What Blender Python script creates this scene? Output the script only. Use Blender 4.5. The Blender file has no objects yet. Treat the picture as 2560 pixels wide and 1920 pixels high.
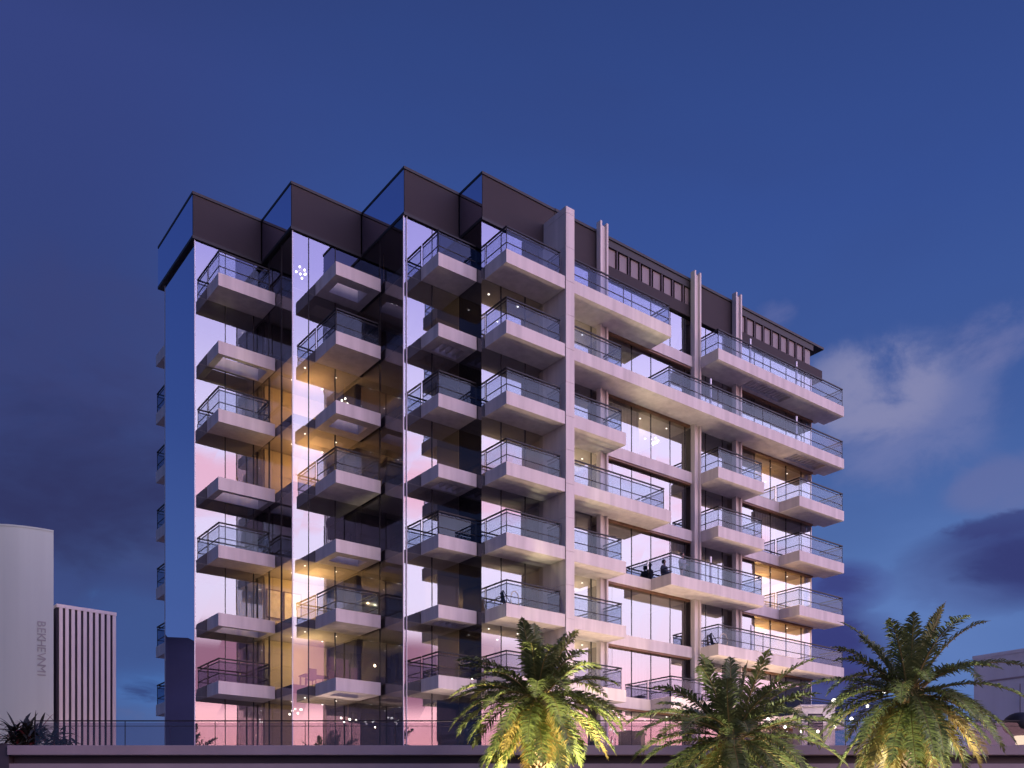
import bpy, bmesh, math, random
from mathutils import Vector, Matrix
R = math.radians
random.seed(7)
S = bpy.context.scene
COL = S.collection
EYE = 1.6
# ------------------------------------------------------------------ materials
def nodemat(name):
    m = bpy.data.materials.new(name); m.use_nodes = True
    nt = m.node_tree; nt.nodes.clear()
    out = nt.nodes.new('ShaderNodeOutputMaterial')
    return m, nt, out
def pmat(name, col, rough=.6, metal=0, var=.12, scale=.8, bump=0, bscale=40, spec=.5, emit=None, es=0, streak=False):
    m, nt, out = nodemat(name)
    b = nt.nodes.new('ShaderNodeBsdfPrincipled')
    nt.links.new(b.outputs[0], out.inputs[0])
    b.inputs['Roughness'].default_value = rough
    b.inputs['Metallic'].default_value = metal
    b.inputs['Specular IOR Level'].default_value = spec
    tc = nt.nodes.new('ShaderNodeTexCoord')
    n = nt.nodes.new('ShaderNodeTexNoise'); n.inputs['Scale'].default_value = scale; n.inputs['Detail'].default_value = 6
    mp = nt.nodes.new('ShaderNodeMapping')
    if streak: mp.inputs['Scale'].default_value = (3, 3, .25)
    nt.links.new(tc.outputs['Object'], mp.inputs[0]); nt.links.new(mp.outputs[0], n.inputs[0])
    r = nt.nodes.new('ShaderNodeValToRGB')
    r.color_ramp.elements[0].position = .3; r.color_ramp.elements[1].position = .7
    r.color_ramp.elements[0].color = [c*(1-var) for c in col]+[1]
    r.color_ramp.elements[1].color = [min(1, c*(1+var)) for c in col]+[1]
    nt.links.new(n.outputs[0], r.inputs[0]); nt.links.new(r.outputs[0], b.inputs['Base Color'])
    if bump:
        n2 = nt.nodes.new('ShaderNodeTexNoise'); n2.inputs['Scale'].default_value = bscale; n2.inputs['Detail'].default_value = 4
        nt.links.new(tc.outputs['Object'], n2.inputs[0])
        bp = nt.nodes.new('ShaderNodeBump'); bp.inputs['Strength'].default_value = bump; bp.inputs['Distance'].default_value = .02
        nt.links.new(n2.outputs[0], bp.inputs['Height']); nt.links.new(bp.outputs[0], b.inputs['Normal'])
    if emit:
        b.inputs['Emission Color'].default_value = list(emit)+[1]; b.inputs['Emission Strength'].default_value = es
    return m
def glassmat(name, refl, tint, gcol=(1, 1, 1), rough=0, wave=.0, haze=0, fr=None):
    m, nt, out = nodemat(name)
    t = nt.nodes.new('ShaderNodeBsdfTransparent'); t.inputs[0].default_value = list(tint)+[1]
    g = nt.nodes.new('ShaderNodeBsdfGlossy'); g.inputs['Color'].default_value = list(gcol)+[1]; g.inputs['Roughness'].default_value = rough
    lw = nt.nodes.new('ShaderNodeLayerWeight'); lw.inputs[0].default_value = .35
    mr = nt.nodes.new('ShaderNodeMapRange'); mr.inputs[1].default_value = 0; mr.inputs[2].default_value = 1
    mr.inputs[3].default_value = refl; mr.inputs[4].default_value = min(1, refl+(fr if fr is not None else .35 if refl < .15 else .2))
    nt.links.new(lw.outputs['Facing'], mr.inputs[0])
    mx = nt.nodes.new('ShaderNodeMixShader')
    nt.links.new(mr.outputs[0], mx.inputs[0]); nt.links.new(t.outputs[0], mx.inputs[1]); nt.links.new(g.outputs[0], mx.inputs[2])
    last = mx
    if haze:
        d = nt.nodes.new('ShaderNodeBsdfDiffuse'); d.inputs[0].default_value = (.6, .68, .75, 1)
        m2 = nt.nodes.new('ShaderNodeMixShader'); m2.inputs[0].default_value = haze
        nt.links.new(mx.outputs[0], m2.inputs[1]); nt.links.new(d.outputs[0], m2.inputs[2]); last = m2
    if wave:
        tc = nt.nodes.new('ShaderNodeTexCoord')
        n = nt.nodes.new('ShaderNodeTexNoise'); n.inputs['Scale'].default_value = .6; n.inputs['Detail'].default_value = 1
        nt.links.new(tc.outputs['Object'], n.inputs[0])
        bp = nt.nodes.new('ShaderNodeBump'); bp.inputs['Strength'].default_value = wave; bp.inputs['Distance'].default_value = .05
        nt.links.new(n.outputs[0], bp.inputs['Height']); nt.links.new(bp.outputs[0], g.inputs['Normal'])
    nt.links.new(last.outputs[0], out.inputs[0])
    return m
def emat(name, col, s):
    m, nt, out = nodemat(name)
    e = nt.nodes.new('ShaderNodeEmission'); e.inputs[0].default_value = list(col)+[1]; e.inputs[1].default_value = s
    nt.links.new(e.outputs[0], out.inputs[0]); return m
M = {}
M['white'] = pmat('white_render', (.60, .55, .525), .65, var=.12, scale=.9, bump=.08, bscale=25, streak=True, spec=.3)
M['wall'] = pmat('pale_wall', (.58, .54, .53), .6, var=.07, scale=.4, bump=.1, bscale=20, streak=True)
M['soffit_dark'] = pmat('charcoal_plate', (.085, .08, .09), .5, var=.15)
M['fascia'] = pmat('brown_cladding', (.026, .020, .024), .8, var=.1, scale=.6)
M['trim'] = pmat('black_trim', (.012, .012, .014), .6, var=.2)
M['louvre'] = pmat('taupe_louvre', (.19, .155, .155), .5, var=.1)
M['louvre_dark'] = pmat('dark_louvre_back', (.05, .032, .04), .6, var=.1)
M['rail'] = pmat('dark_rail_metal', (.010, .010, .014), .5, metal=0, spec=.3, var=.2)
M['post'] = pmat('light_post_metal', (.62, .60, .66), .4, metal=.2, var=.05)
M['glass'] = glassmat('facade_glass', .245, (.64, .64, .66), (.97, .96, 1), 0, wave=.0)
M['mirror'] = glassmat('mirror_cladding', .66, (.02, .02, .03), (.80, .80, 1), 0)
M['sideglass'] = glassmat('side_glass', .04, (.62, .60, .60), (.82, .84, 1), 0)
M['darkpanel'] = glassmat('dark_flank_glass', .05, (.04, .04, .05), (.8, .84, 1), 0)
M['guard'] = glassmat('guard_glass', .008, (.74, .78, .84), (.85, .93, 1), 0, haze=0, fr=.08)
M['inner_unlit'] = pmat('interior_unlit_wall', (.035, .03, .035), .8, var=.15)
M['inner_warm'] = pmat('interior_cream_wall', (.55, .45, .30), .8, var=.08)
M['inner_wood'] = pmat('interior_wood', (.16, .08, .04), .5, var=.25, scale=3)
M['ceil'] = pmat('interior_ceiling', (.42, .36, .30), .8, var=.05)
M['curtain'] = pmat('curtain_cloth', (.16, .15, .17), .9, var=.2, scale=3)
M['slabin'] = pmat('interior_floor_slab', (.06, .055, .06), .7, var=.1)
M['bulb'] = emat('lamp_glow', (1, .80, .52), 9)
M['bulbw'] = emat('white_lamp_glow', (1, .93, .82), 6)
M['deck'] = pmat('terrace_paving', (.40, .36, .36), .5, var=.15, scale=1.5)
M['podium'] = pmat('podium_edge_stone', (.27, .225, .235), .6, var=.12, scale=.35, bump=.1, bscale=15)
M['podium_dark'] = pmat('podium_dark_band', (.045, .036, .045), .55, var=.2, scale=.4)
M['ground'] = pmat('street_paving', (.13, .12, .12), .8, var=.3, scale=.3, bump=.2, bscale=8)
M['tower'] = pmat('tower_render', (.60, .67, .54), .7, var=.06, scale=.25, bump=.1, bscale=10, streak=True)
M['letters'] = pmat('engraved_letter_paint', (.38, .38, .34), .6)
M['fin'] = pmat('fin_concrete', (.80, .70, .62), .7, var=.1, scale=.5, streak=True)
M['gap'] = pmat('recess_dark', (.03, .022, .035), .7)
M['grey_block'] = pmat('grey_block_wall', (.58, .60, .62), .7, var=.08, scale=.3, streak=True)
M['trunk'] = pmat('palm_trunk', (.11, .07, .042), .9, var=.5, scale=7, bump=1, bscale=14)
M['skin'] = pmat('skin', (.45, .27, .2), .6); M['hair'] = pmat('dark_hair', (.02, .015, .012), .6)
M['cloth_grey'] = pmat('grey_clothing', (.12, .12, .14), .9, var=.2, scale=5)
M['cloth_pale'] = pmat('pale_clothing', (.42, .38, .42), .9, var=.2, scale=5)
M['brass'] = pmat('brass', (.65, .48, .25), .3, metal=.8)
M['stem'] = pmat('dark_leaf', (.022, .026, .022), .6, var=.4)
M['redleaf'] = pmat('bronze_leaf', (.20, .045, .05), .5, var=.4)
M['picture'] = pmat('picture_panel', (.72, .62, .42), .7, var=.15, scale=4)
M['bottle'] = pmat('bottle_glass', (.03, .012, .008), .2)
M['reflection_hills'] = pmat('reflection_hill_tone', (.022, .030, .06), .95, var=.3, scale=.01)
def leafmat(name, base):
    m, nt, out = nodemat(name)
    b = nt.nodes.new('ShaderNodeBsdfPrincipled'); b.inputs['Roughness'].default_value = .5
    tr = nt.nodes.new('ShaderNodeBsdfTranslucent'); mx = nt.nodes.new('ShaderNodeMixShader'); mx.inputs[0].default_value = .22
    g = nt.nodes.new('ShaderNodeNewGeometry')
    n = nt.nodes.new('ShaderNodeTexNoise'); n.inputs['Scale'].default_value = 1.3
    tc = nt.nodes.new('ShaderNodeTexCoord'); nt.links.new(tc.outputs['Object'], n.inputs[0])
    ad = nt.nodes.new('ShaderNodeMath'); ad.operation = 'ADD'
    nt.links.new(g.outputs['Random Per Island'], ad.inputs[0]); nt.links.new(n.outputs[0], ad.inputs[1])
    r = nt.nodes.new('ShaderNodeValToRGB')
    r.color_ramp.elements[0].position = .3; r.color_ramp.elements[1].position = 1.3 if False else 1.0
    r.color_ramp.elements[0].color = [base[0]*.5, base[1]*.55, base[2]*.6, 1]
    r.color_ramp.elements[1].color = [base[0]*1.5, base[1]*1.4, base[2]*1.2, 1]
    nt.links.new(ad.outputs[0], r.inputs[0]); nt.links.new(r.outputs[0], b.inputs['Base Color']); nt.links.new(r.outputs[0], tr.inputs[0])
    nt.links.new(b.outputs[0], mx.inputs[1]); nt.links.new(tr.outputs[0], mx.inputs[2]); nt.links.new(mx.outputs[0], out.inputs[0])
    return m
M['leaf'] = leafmat('palm_leaf', (.115, .15, .055))
M['deadleaf'] = leafmat('old_palm_leaf', (.26, .21, .085))
# ------------------------------------------------------------------ helpers
def tag(o, label=None, cat=None, group=None, kind=None):
    if label: o['label'] = label
    if cat: o['category'] = cat
    if group: o['group'] = group
    if kind: o['kind'] = kind
    return o
def empty(name, loc, rz=0, label=None, cat=None, group=None):
    o = bpy.data.objects.new(name, None); COL.objects.link(o); o.location = loc; o.rotation_euler = (0, 0, rz)
    o.empty_display_size = .5
    return tag(o, label, cat, group)
class MB:
    def __init__(s, off=(0, 0, 0)): s.v = []; s.f = []; s.o = off
    def poly(s, pts, faces):
        n = len(s.v); s.v += [tuple(p[i]-s.o[i] for i in range(3)) for p in pts]; s.f += [tuple(n+i for i in f) for f in faces]
    def box(s, x0, x1, y0, y1, z0, z1):
        if x0 > x1: x0, x1 = x1, x0
        if y0 > y1: y0, y1 = y1, y0
        p = [(x, y, z) for z in (z0, z1) for y in (y0, y1) for x in (x0, x1)]
        s.poly(p, [(0, 2, 3, 1), (4, 5, 7, 6), (0, 1, 5, 4), (2, 6, 7, 3), (0, 4, 6, 2), (1, 3, 7, 5)])
        return s
    def quad(s, a, b, c, d): s.poly([a, b, c, d], [(0, 1, 2, 3)]); return s
    def prism(s, pts, z0, z1):
        n = len(pts)
        s.poly([(x, y, z0) for x, y in pts]+[(x, y, z1) for x, y in pts],
               [tuple(range(n))[::-1], tuple(range(n, 2*n))]+[(i, (i+1) % n, n+(i+1) % n, n+i) for i in range(n)])
        return s
    def tube(s, pts, rad, n=6, cap=True):
        pts = [Vector(p) for p in pts]; rad = rad if isinstance(rad, (list, tuple)) else [rad]*len(pts)
        vs = []
        for i, p in enumerate(pts):
            t = (pts[min(i+1, len(pts)-1)]-pts[max(i-1, 0)]).normalized()
            a = t.cross(Vector((0, 0, 1)))
            if a.length < .05: a = t.cross(Vector((1, 0, 0)))
            a.normalize(); b = t.cross(a)
            for k in range(n):
                q = 2*math.pi*k/n+math.pi/n; vs.append(tuple(p+(a*math.cos(q)+b*math.sin(q))*rad[i]))
        fs = [(i*n+k, i*n+(k+1) % n, (i+1)*n+(k+1) % n, (i+1)*n+k) for i in range(len(pts)-1) for k in range(n)]
        if cap: fs += [tuple(range(n))[::-1], tuple(range((len(pts)-1)*n, len(pts)*n))]
        s.poly(vs, fs); return s
    def ball(s, c, r, n=8, m=5, sz=1):
        vs = [(c[0], c[1], c[2]+r*sz)]
        for j in range(1, m):
            a = math.pi*j/m
            for k in range(n):
                q = 2*math.pi*k/n; vs.append((c[0]+r*math.sin(a)*math.cos(q), c[1]+r*math.sin(a)*math.sin(q), c[2]+r*sz*math.cos(a)))
        vs.append((c[0], c[1], c[2]-r*sz)); L = len(vs)-1
        fs = [(0, 1+k, 1+(k+1) % n) for k in range(n)]
        for j in range(m-2):
            fs += [(1+j*n+k, 1+(j+1)*n+k, 1+(j+1)*n+(k+1) % n, 1+j*n+(k+1) % n) for k in range(n)]
        fs += [(L, 1+(m-2)*n+(k+1) % n, 1+(m-2)*n+k) for k in range(n)]
        s.poly(vs, fs); return s
    def build(s, name, mat, parent=None, bevel=0, smooth=False, label=None):
        me = bpy.data.meshes.new(name); me.from_pydata(s.v, [], s.f); me.update()
        for mm in (mat if isinstance(mat, (list, tuple)) else [mat]): me.materials.append(mm)
        o = bpy.data.objects.new(name, me); COL.objects.link(o)
        if parent: o.parent = parent
        if bevel:
            b = o.modifiers.new('bevel', 'BEVEL'); b.width = bevel; b.segments = 2; b.limit_method = 'ANGLE'
        if smooth:
            for p in me.polygons: p.use_smooth = True
        if label: o['label'] = label
        return o
# ------------------------------------------------------------------ world (dusk sky, afterglow behind the camera)
W = bpy.data.worlds.new('World'); S.world = W; W.use_nodes = True
nt = W.node_tree; nt.nodes.clear()
def N(t): return nt.nodes.new(t)
def val(x):
    return x
def mth(op, a, b=None, c=None, clamp=False):
    n = N('ShaderNodeMath'); n.operation = op; n.use_clamp = clamp
    for i, x in enumerate((a, b, c)):
        if x is None: continue
        if isinstance(x, (int, float)): n.inputs[i].default_value = x
        else: nt.links.new(x, n.inputs[i])
    return n.outputs[0]
tc = N('ShaderNodeTexCoord')
nrm = N('ShaderNodeVectorMath'); nrm.operation = 'NORMALIZE'; nt.links.new(tc.outputs['Generated'], nrm.inputs[0])
sep = N('ShaderNodeSeparateXYZ'); nt.links.new(nrm.outputs[0], sep.inputs[0])
X, Y, Z = sep.outputs
el = mth('MULTIPLY', mth('ARCSINE', Z), 57.29578)
az = mth('MULTIPLY', mth('ARCTAN2', X, Y), 57.29578)
def sstep(x, a, b):
    n = N('ShaderNodeMapRange'); n.interpolation_type = 'SMOOTHSTEP'
    nt.links.new(x, n.inputs[0]); n.inputs[1].default_value = a; n.inputs[2].default_value = b
    n.inputs[3].default_value = 0; n.inputs[4].default_value = 1
    return n.outputs[0]
def ramp(x, stops):
    r = N('ShaderNodeValToRGB'); cr = r.color_ramp
    while len(cr.elements) < len(stops): cr.elements.new(.5)
    for e, (p, c) in zip(cr.elements, stops): e.position = p; e.color = list(c)+[1]
    nt.links.new(x, r.inputs[0]); return r.outputs[0]
def mix(f, a, b):
    n = N('ShaderNodeMix'); n.data_type = 'RGBA'; n.clamp_factor = True
    for s_, x in ((n.inputs[0], f), (n.inputs[6], a), (n.inputs[7], b)):
        if isinstance(x, (int, float)): s_.default_value = x
        elif isinstance(x, tuple): s_.default_value = list(x)+[1]
        else: nt.links.new(x, s_)
    return n.outputs[2]
def noise(scale, detail=5, sz=1, dist=0, rough=.55):
    mp = N('ShaderNodeMapping'); mp.inputs['Scale'].default_value = (1, 1, sz); nt.links.new(nrm.outputs[0], mp.inputs[0])
    n = N('ShaderNodeTexNoise'); n.inputs['Scale'].default_value = scale; n.inputs['Detail'].default_value = detail
    n.inputs['Roughness'].default_value = rough; n.inputs['Distortion'].default_value = dist
    nt.links.new(mp.outputs[0], n.inputs[0]); return n.outputs[0]
e90 = mth('DIVIDE', el, 90)
front = ramp(e90, [(0, (.13, .20, .44)), (.10, (.105, .19, .46)), (.17, (.085, .165, .42)), (.25, (.054, .112, .34)),
                   (.36, (.037, .080, .295)), (.47, (.028, .056, .21)), (.7, (.02, .035, .14))])
back = ramp(e90, [(0, (1.2, .56, .50)), (.06, (1.3, .62, .62)), (.092, (1.2, .62, .72)), (.125, (.95, .72, .90)), (.16, (.90, .80, 1.06)), (.21, (.90, .80, 1.1)),
                  (.26, (.80, .72, 1.05)), (.34, (.42, .38, .85)), (.5, (.14, .13, .42)), (.8, (.04, .05, .2))])
nb = noise(3.2, 5, 3)
# pink and mauve patches in the afterglow
back = mix(mth('MULTIPLY', mth('MULTIPLY', sstep(nb, .50, .62), sstep(mth('ABSOLUTE', mth('SUBTRACT', el, 20)), 6, 2)), .8), back, (.95, .50, .66))
da = mth('ABSOLUTE', mth('SUBTRACT', az, 110))
wb = sstep(da, 72, 26)
sc_ = N('ShaderNodeVectorMath'); sc_.operation = 'SCALE'; nt.links.new(back, sc_.inputs[0]); sc_.inputs['Scale'].default_value = 3.3; back = sc_.outputs[0]
back = mix(mth('MULTIPLY', mth('MULTIPLY', sstep(mth('ABSOLUTE', mth('SUBTRACT', el, 10.3)), 2.6, 1.2), sstep(az, 100, 112)), .92), back, (1.0, .38, .66))
# darker left, clearer right
nl = noise(2.2, 5, 2.2, .4)
leftd = mth('MULTIPLY', mth('MULTIPLY', sstep(az, -4, -26), .8), sstep(az, -50, -36))
base = mix(leftd, front, ramp(e90, [(0, (.065, .12, .30)), (.12, (.055, .095, .27)), (.2, (.033, .04, .14)), (.3, (.034, .048, .17)), (.42, (.038, .055, .21)), (.5, (.022, .038, .13))]))
base = mix(mth('MULTIPLY', sstep(nl, .48, .72), .15), base, (.033, .047, .16))
fine = noise(14, 8, 2.5, .6, .6)
med = noise(6.5, 6, 2.2, .3, .58)
def blob(a0, e0, ra, re, amp, soft, nz):
    dx = mth('DIVIDE', mth('SUBTRACT', az, a0), ra); dy = mth('DIVIDE', mth('SUBTRACT', el, e0), re)
    r2 = mth('ADD', mth('MULTIPLY', dx, dx), mth('MULTIPLY', dy, dy))
    q = mth('ADD', mth('SUBTRACT', 1, r2), mth('MULTIPLY', mth('SUBTRACT', nz, .5), amp))
    return sstep(q, 0, soft)
def lay(b, op, args, col):
    return mix(mth('MULTIPLY', blob(*args), op), b, col)
base = lay(base, .9, (-22, 19.0, 13, 8.5, 3.2, 1.6, med), (.029, .033, .112))        # dark bank on the left
base = lay(base, .75, (-21, 11.0, 4.5, 4.0, 2.5, .9, med), (.062, .16, .44))          # clear patch low left
base = lay(base, .65, (-20.0, 7.3, 2.6, .9, 5.0, 1.2, fine), (.10, .13, .30))
base = lay(base, .8, (-20.8, 8.8, 1.8, .8, 5.0, 1.4, fine), (.03, .045, .16))
puff = noise(11, 9, 1.5, .25, .62)
def bank(b, op, a0, e0, ra, re, lo, hi, col):
    dx = mth('DIVIDE', mth('SUBTRACT', az, a0), ra); dy = mth('DIVIDE', mth('SUBTRACT', el, e0), re)
    r2 = mth('ADD', mth('MULTIPLY', dx, dx), mth('MULTIPLY', dy, dy))
    msk = sstep(r2, 1, .15)
    th = mth('ADD', puff, mth('MULTIPLY', msk, .22))
    return mix(mth('MULTIPLY', mth('MULTIPLY', sstep(th, lo, hi), msk), op), b, col)
base = bank(base, .72, 21.6, 22.8, 7.0, 4.8, .44, .80, (.17, .20, .42))
base = bank(base, .62, 20.6, 24.0, 5.2, 3.4, .55, .82, (.28, .28, .46))
base = bank(base, .35, -24, 25, 12, 6, .50, .80, (.05, .055, .17))
base = bank(base, .5, -17, 15.5, 7, 3, .50, .78, (.052, .06, .18))
base = bank(base, .5, 26.8, 25.4, 3.4, 2.0, .54, .86, (.20, .21, .42))
base = bank(base, .5, 27.0, 18.6, 4.0, 2.0, .50, .84, (.16, .17, .36))
base = lay(base, .35, (15.2, 28.2, 1.6, .9, 3.2, 1.4, fine), (.21, .21, .42))
base = bank(base, .9, 26.5, 14.6, 6.0, 2.8, .46, .60, (.040, .050, .19))
base = bank(base, .85, 18.8, 14.3, 3.4, 1.8, .48, .62, (.05, .065, .25))
base = bank(base, .9, 18.6, 11.2, 4.4, 2.8, .44, .6, (.042, .048, .20))
base = bank(base, .7, -22, 12.5, 9, 4, .46, .66, (.045, .07, .22))
base = lay(base, .85, (19.3, 14.6, 1.9, .75, 3.4, .8, fine), (.045, .055, .21))       # dark scud right
base = lay(base, .6, (23.5, 12.5, 5.0, 5.5, 1.5, 1.2, med), (.125, .22, .52))
base = lay(base, .9, (27.4, 14.8, 4.4, 1.5, 3.4, .7, med), (.036, .045, .17))
base = lay(base, .8, (27.5, 16.7, 4.4, .7, 3.0, .8, fine), (.042, .052, .19))
base = lay(base, .85, (18.0, 11.6, 2.6, 1.3, 3.2, .8, fine), (.040, .046, .19))
base = lay(base, .8, (18.8, 8.6, 3.2, 1.8, 2.0, .7, fine), (.055, .05, .19))
skyc = mix(wb, base, back)
skyc = mix(sstep(el, 0, -3), skyc, (.05, .05, .08))
bg = N('ShaderNodeBackground'); nt.links.new(skyc, bg.inputs[0]); bg.inputs[1].default_value = 1.0
wo = N('ShaderNodeOutputWorld'); nt.links.new(bg.outputs[0], wo.inputs[0])
W.cycles.sampling_method = 'MANUAL'; W.cycles.sample_map_resolution = 1024
# low afterglow, soft
sun = bpy.data.lights.new('sun', 'SUN'); sun.energy = .35; sun.angle = R(22); sun.color = (1, .74, .78)
so = bpy.data.objects.new('sun', sun); COL.objects.link(so)
a, e = R(140), R(14)
d = Vector((math.sin(a)*math.cos(e), math.cos(a)*math.cos(e), math.sin(e)))
so.rotation_euler = d.to_track_quat('Z', 'Y').to_euler()
# ------------------------------------------------------------------ camera
cam = bpy.data.cameras.new('camera'); co = bpy.data.objects.new('camera', cam); COL.objects.link(co)
co.location = (0, 0, EYE); co.rotation_euler = (R(90), 0, 0)
cam.lens = 36*2413/2560; cam.sensor_width = 36; cam.shift_y = .4547; cam.clip_end = 6000; cam.clip_start = .1
S.camera = co
S.view_settings.view_transform = 'Standard'; S.view_settings.look = 'None'; S.view_settings.exposure = 0; S.view_settings.gamma = 1
# ------------------------------------------------------------------ ground
g = MB(); n_ = 24
g.quad((-3000, -3000, 0), (3000, -3000, 0), (3000, 3000, 0), (-3000, 3000, 0))
tag(g.build('ground', M['ground']), kind='structure')
# unseen ridge added out of view, to darken the left flank's reflection
h = MB(); k = 60; prof = []
for i in range(k+1):
    A = R(-100+i*66/k); r = 900
    hh = 185+40*math.sin(i*.5)+30*math.sin(i*1.3+1)+14*math.sin(i*2.9)
    hh *= min(1, i/6, (k-i)/14)
    prof.append((A, hh))
vs = []
for A, hh in prof:
    for rr, z in ((800, -2), (900, hh*.8), (960, hh), (1200, -2)):
        vs.append((rr*math.sin(A), rr*math.cos(A), z))
h.poly(vs, [(i*4+j, (i+1)*4+j, (i+1)*4+j+1, i*4+j+1) for i in range(k) for j in range(3)])
tag(h.build('reflection_hills', M['reflection_hills'], smooth=True), kind='structure')
# ------------------------------------------------------------------ apartment building
TH = R(37.10); CT, ST = math.cos(TH), math.sin(TH)
U0, V0, ZB = 35.0, 45.0, 6.3
OFF = (U0, V0, ZB)
def wpt(u, v, z): return (u*CT-v*ST, u*ST+v*CT, z)
B = empty('apartment_building', wpt(U0, V0, ZB), TH, 'mirrored glass apartment building with white balconies and a stepped dark roof, behind the palms', 'apartment building')
def mb(): return MB(OFF)
def zs(k): return 9.17+3.3*k      # underside of slab k
ZR0, ZR1 = 31.77, 34.02
G1, G2, G3, G4 = (16.27, 47.50), (19.81, 43.90), (23.56, 39.70), (26.72, 37.75)
VR = 37.80; UE = 52.61; VB = 52.1
outline = [(G1[0]+.06, VB), (G1[0]+.06, G1[1]+.06), (G2[0]+.06, G1[1]+.06), (G2[0]+.06, G2[1]+.06), (G3[0]+.06, G2[1]+.06), (G3[0]+.06, G3[1]+.06),
           (G4[0]+.06, G3[1]+.06), (G4[0]+.06, G4[1]+.06), (30.7, G4[1]+.06), (30.7, VR+.06), (UE-.06, VR+.06), (UE-.06, VB)]
for k in range(7):
    mb().prism(outline[::-1], zs(k)+.06, zs(k)+.50).build('floor_slab', M['slabin'], B)
    mb().prism([(x, y) for x, y in [(outline[i][0]+(.05 if i < 11 else -.05)*0, outline[i][1]) for i in range(12)]][::-1], zs(k)+.03, zs(k)+.055).build('ceiling', M['ceil'], B)
# roof boxes: dark front fascia, mirrored flank, black edges
def roof_box(u0, u1, v0, v1, name='roof_box'):
    r = mb().box(u0+.05, u1, v0+.05, v1, ZR0+.12, ZR1-.1).build(name, M['fascia'], B)
    mb().quad((u0+.02, v1, ZR0+.12), (u0+.02, v0+.05, ZR0+.12), (u0+.02, v0+.05, ZR1-.1), (u0+.02, v1, ZR1-.1)).build('mirror_panel', M['mirror'], r)
    t = mb(); t.box(u0, u1+.01, v0, v1, ZR1-.095, ZR1+.03); t.box(u0, u1+.01, v0, v1, ZR0-.03, ZR0+.115)
    t.build('edge_trim', M['trim'], r)
    return r
roof_box(16.12, 19.67, 47.40, 52.92)
roof_box(19.69, 23.51, 43.80, 52.91)
roof_box(23.53, 26.67, 39.60, 52.90)
rr = mb(); rr.box(26.74, 31.2, 37.70, 52.8, ZR0+.12, ZR1-.1); rr = rr.build('roof_box', M['fascia'], B)
mb().quad((26.71, 39.58, ZR0+.12), (26.71, 37.70, ZR0+.12), (26.71, 37.70, ZR1-.1), (26.71, 39.58, ZR1-.1)).build('mirror_panel', M['mirror'], rr)
t = mb(); t.box(26.69, 31.2, 37.65, 52.8, ZR1-.095, ZR1+.03); t.box(26.69, 31.2, 37.65, 52.8, ZR0-.03, ZR0+.115); t.build('edge_trim', M['trim'], rr)
# right roof: solid panels and louvred bays
ROOFV = 37.68
roofr = mb(); roofr.box(31.21, 52.6, 38.7, 52.7, ZR0+.1, ZR1-.15)
roofr.box(31.21, 34.6, ROOFV, 38.7, ZR0+.12, ZR1-.1); roofr.box(41.5, 45.2, ROOFV, 38.7, ZR0+.12, ZR1-.1)
roofr = roofr.build('roof', M['fascia'], B)
t = mb()
t.box(31.21, 53.75, ROOFV-.06, 52.75, ZR1-.1, ZR1+.035)
for a, b in ((34.61, 41.49), (45.21, 52.7)):
    t.box(a, b, ROOFV, ROOFV+.12, ZR1-.48, ZR1-.101)
t.build('eave', M['trim'], roofr)
t = mb()
t.box(34.61, 41.49, ROOFV, 38.69, ZR0+.12, ZR0+.78); t.box(45.21, 53.65, ROOFV, 38.69, ZR0+.12, ZR0+.78)
t.build('lower_band', M['fascia'], roofr, bevel=.015)
for a, b, n in ((34.65, 41.45, 8), (45.25, 52.5, 9)):
    mb().box(a-.03, b+.03, ROOFV+.62, ROOFV+.66, ZR0+.785, ZR1-.485).build('louvre_backing', M['louvre_dark'], roofr)
    st = (b-a)/n
    for i in range(n):
        mb().box(a+i*st+.34*st, a+(i+1)*st-.02, ROOFV+.10, ROOFV+.16, ZR0+.785, ZR1-.485).build('louvre', M['louvre'], roofr)
        mb().box(a+i*st+.02, a+i*st+.10, ROOFV+.02, ROOFV+.58, ZR0+.785, ZR1-.485).build('louvre_fin', M['louvre_dark'], roofr)
# outer walls: back, right end
mb().box(G1[0]+.05, UE-.02, VB, VB+.3, ZB, ZR0-.04).build('back_wall', M['wall'], B)
mb().box(UE-.30, UE-.03, VR+.3, VB-.01, ZB, ZR0-.04).build('end_wall', M['wall'], B)
# windows --------------------------------------------------------------
def window(axis, c, a0, a1, k, mull=(), mat='glass', z0=None, z1=None, post=True):
    """axis 'u': pane runs along u at v=c; axis 'v': pane runs along v at u=c"""
    z0 = z0 if z0 is not None else (ZB if k == 0 else zs(k-1)+.02)
    z1 = z1 if z1 is not None else (zs(k)+.02 if k < 7 else ZR0-.03)
    m = mb(); ed = [a0]+[q for q in mull]+[a1]; rj = lambda: random.uniform(-.007, .007) if mat != 'mirror' else 0
    for p, q in zip(ed[:-1], ed[1:]):
        if axis == 'u': m.quad((p, c+rj(), z0), (q, c+rj(), z0), (q, c+rj(), z1), (p, c+rj(), z1))
        else: m.quad((c+rj(), q, z0), (c+rj(), p, z0), (c+rj(), p, z1), (c+rj(), q, z1))
    w = m.build('window', M[mat], B)
    fr = mb(); t = .017
    for q in mull:
        if axis == 'u': fr.box(q-t, q+t, c-.02, c+.06, z0+.001, z1-.001)
        else: fr.box(c-.02, c+.06, q-t, q+t, z0+.001, z1-.001)
    if mull: fr.build('frame', M['rail'], w)
    return w
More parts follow.
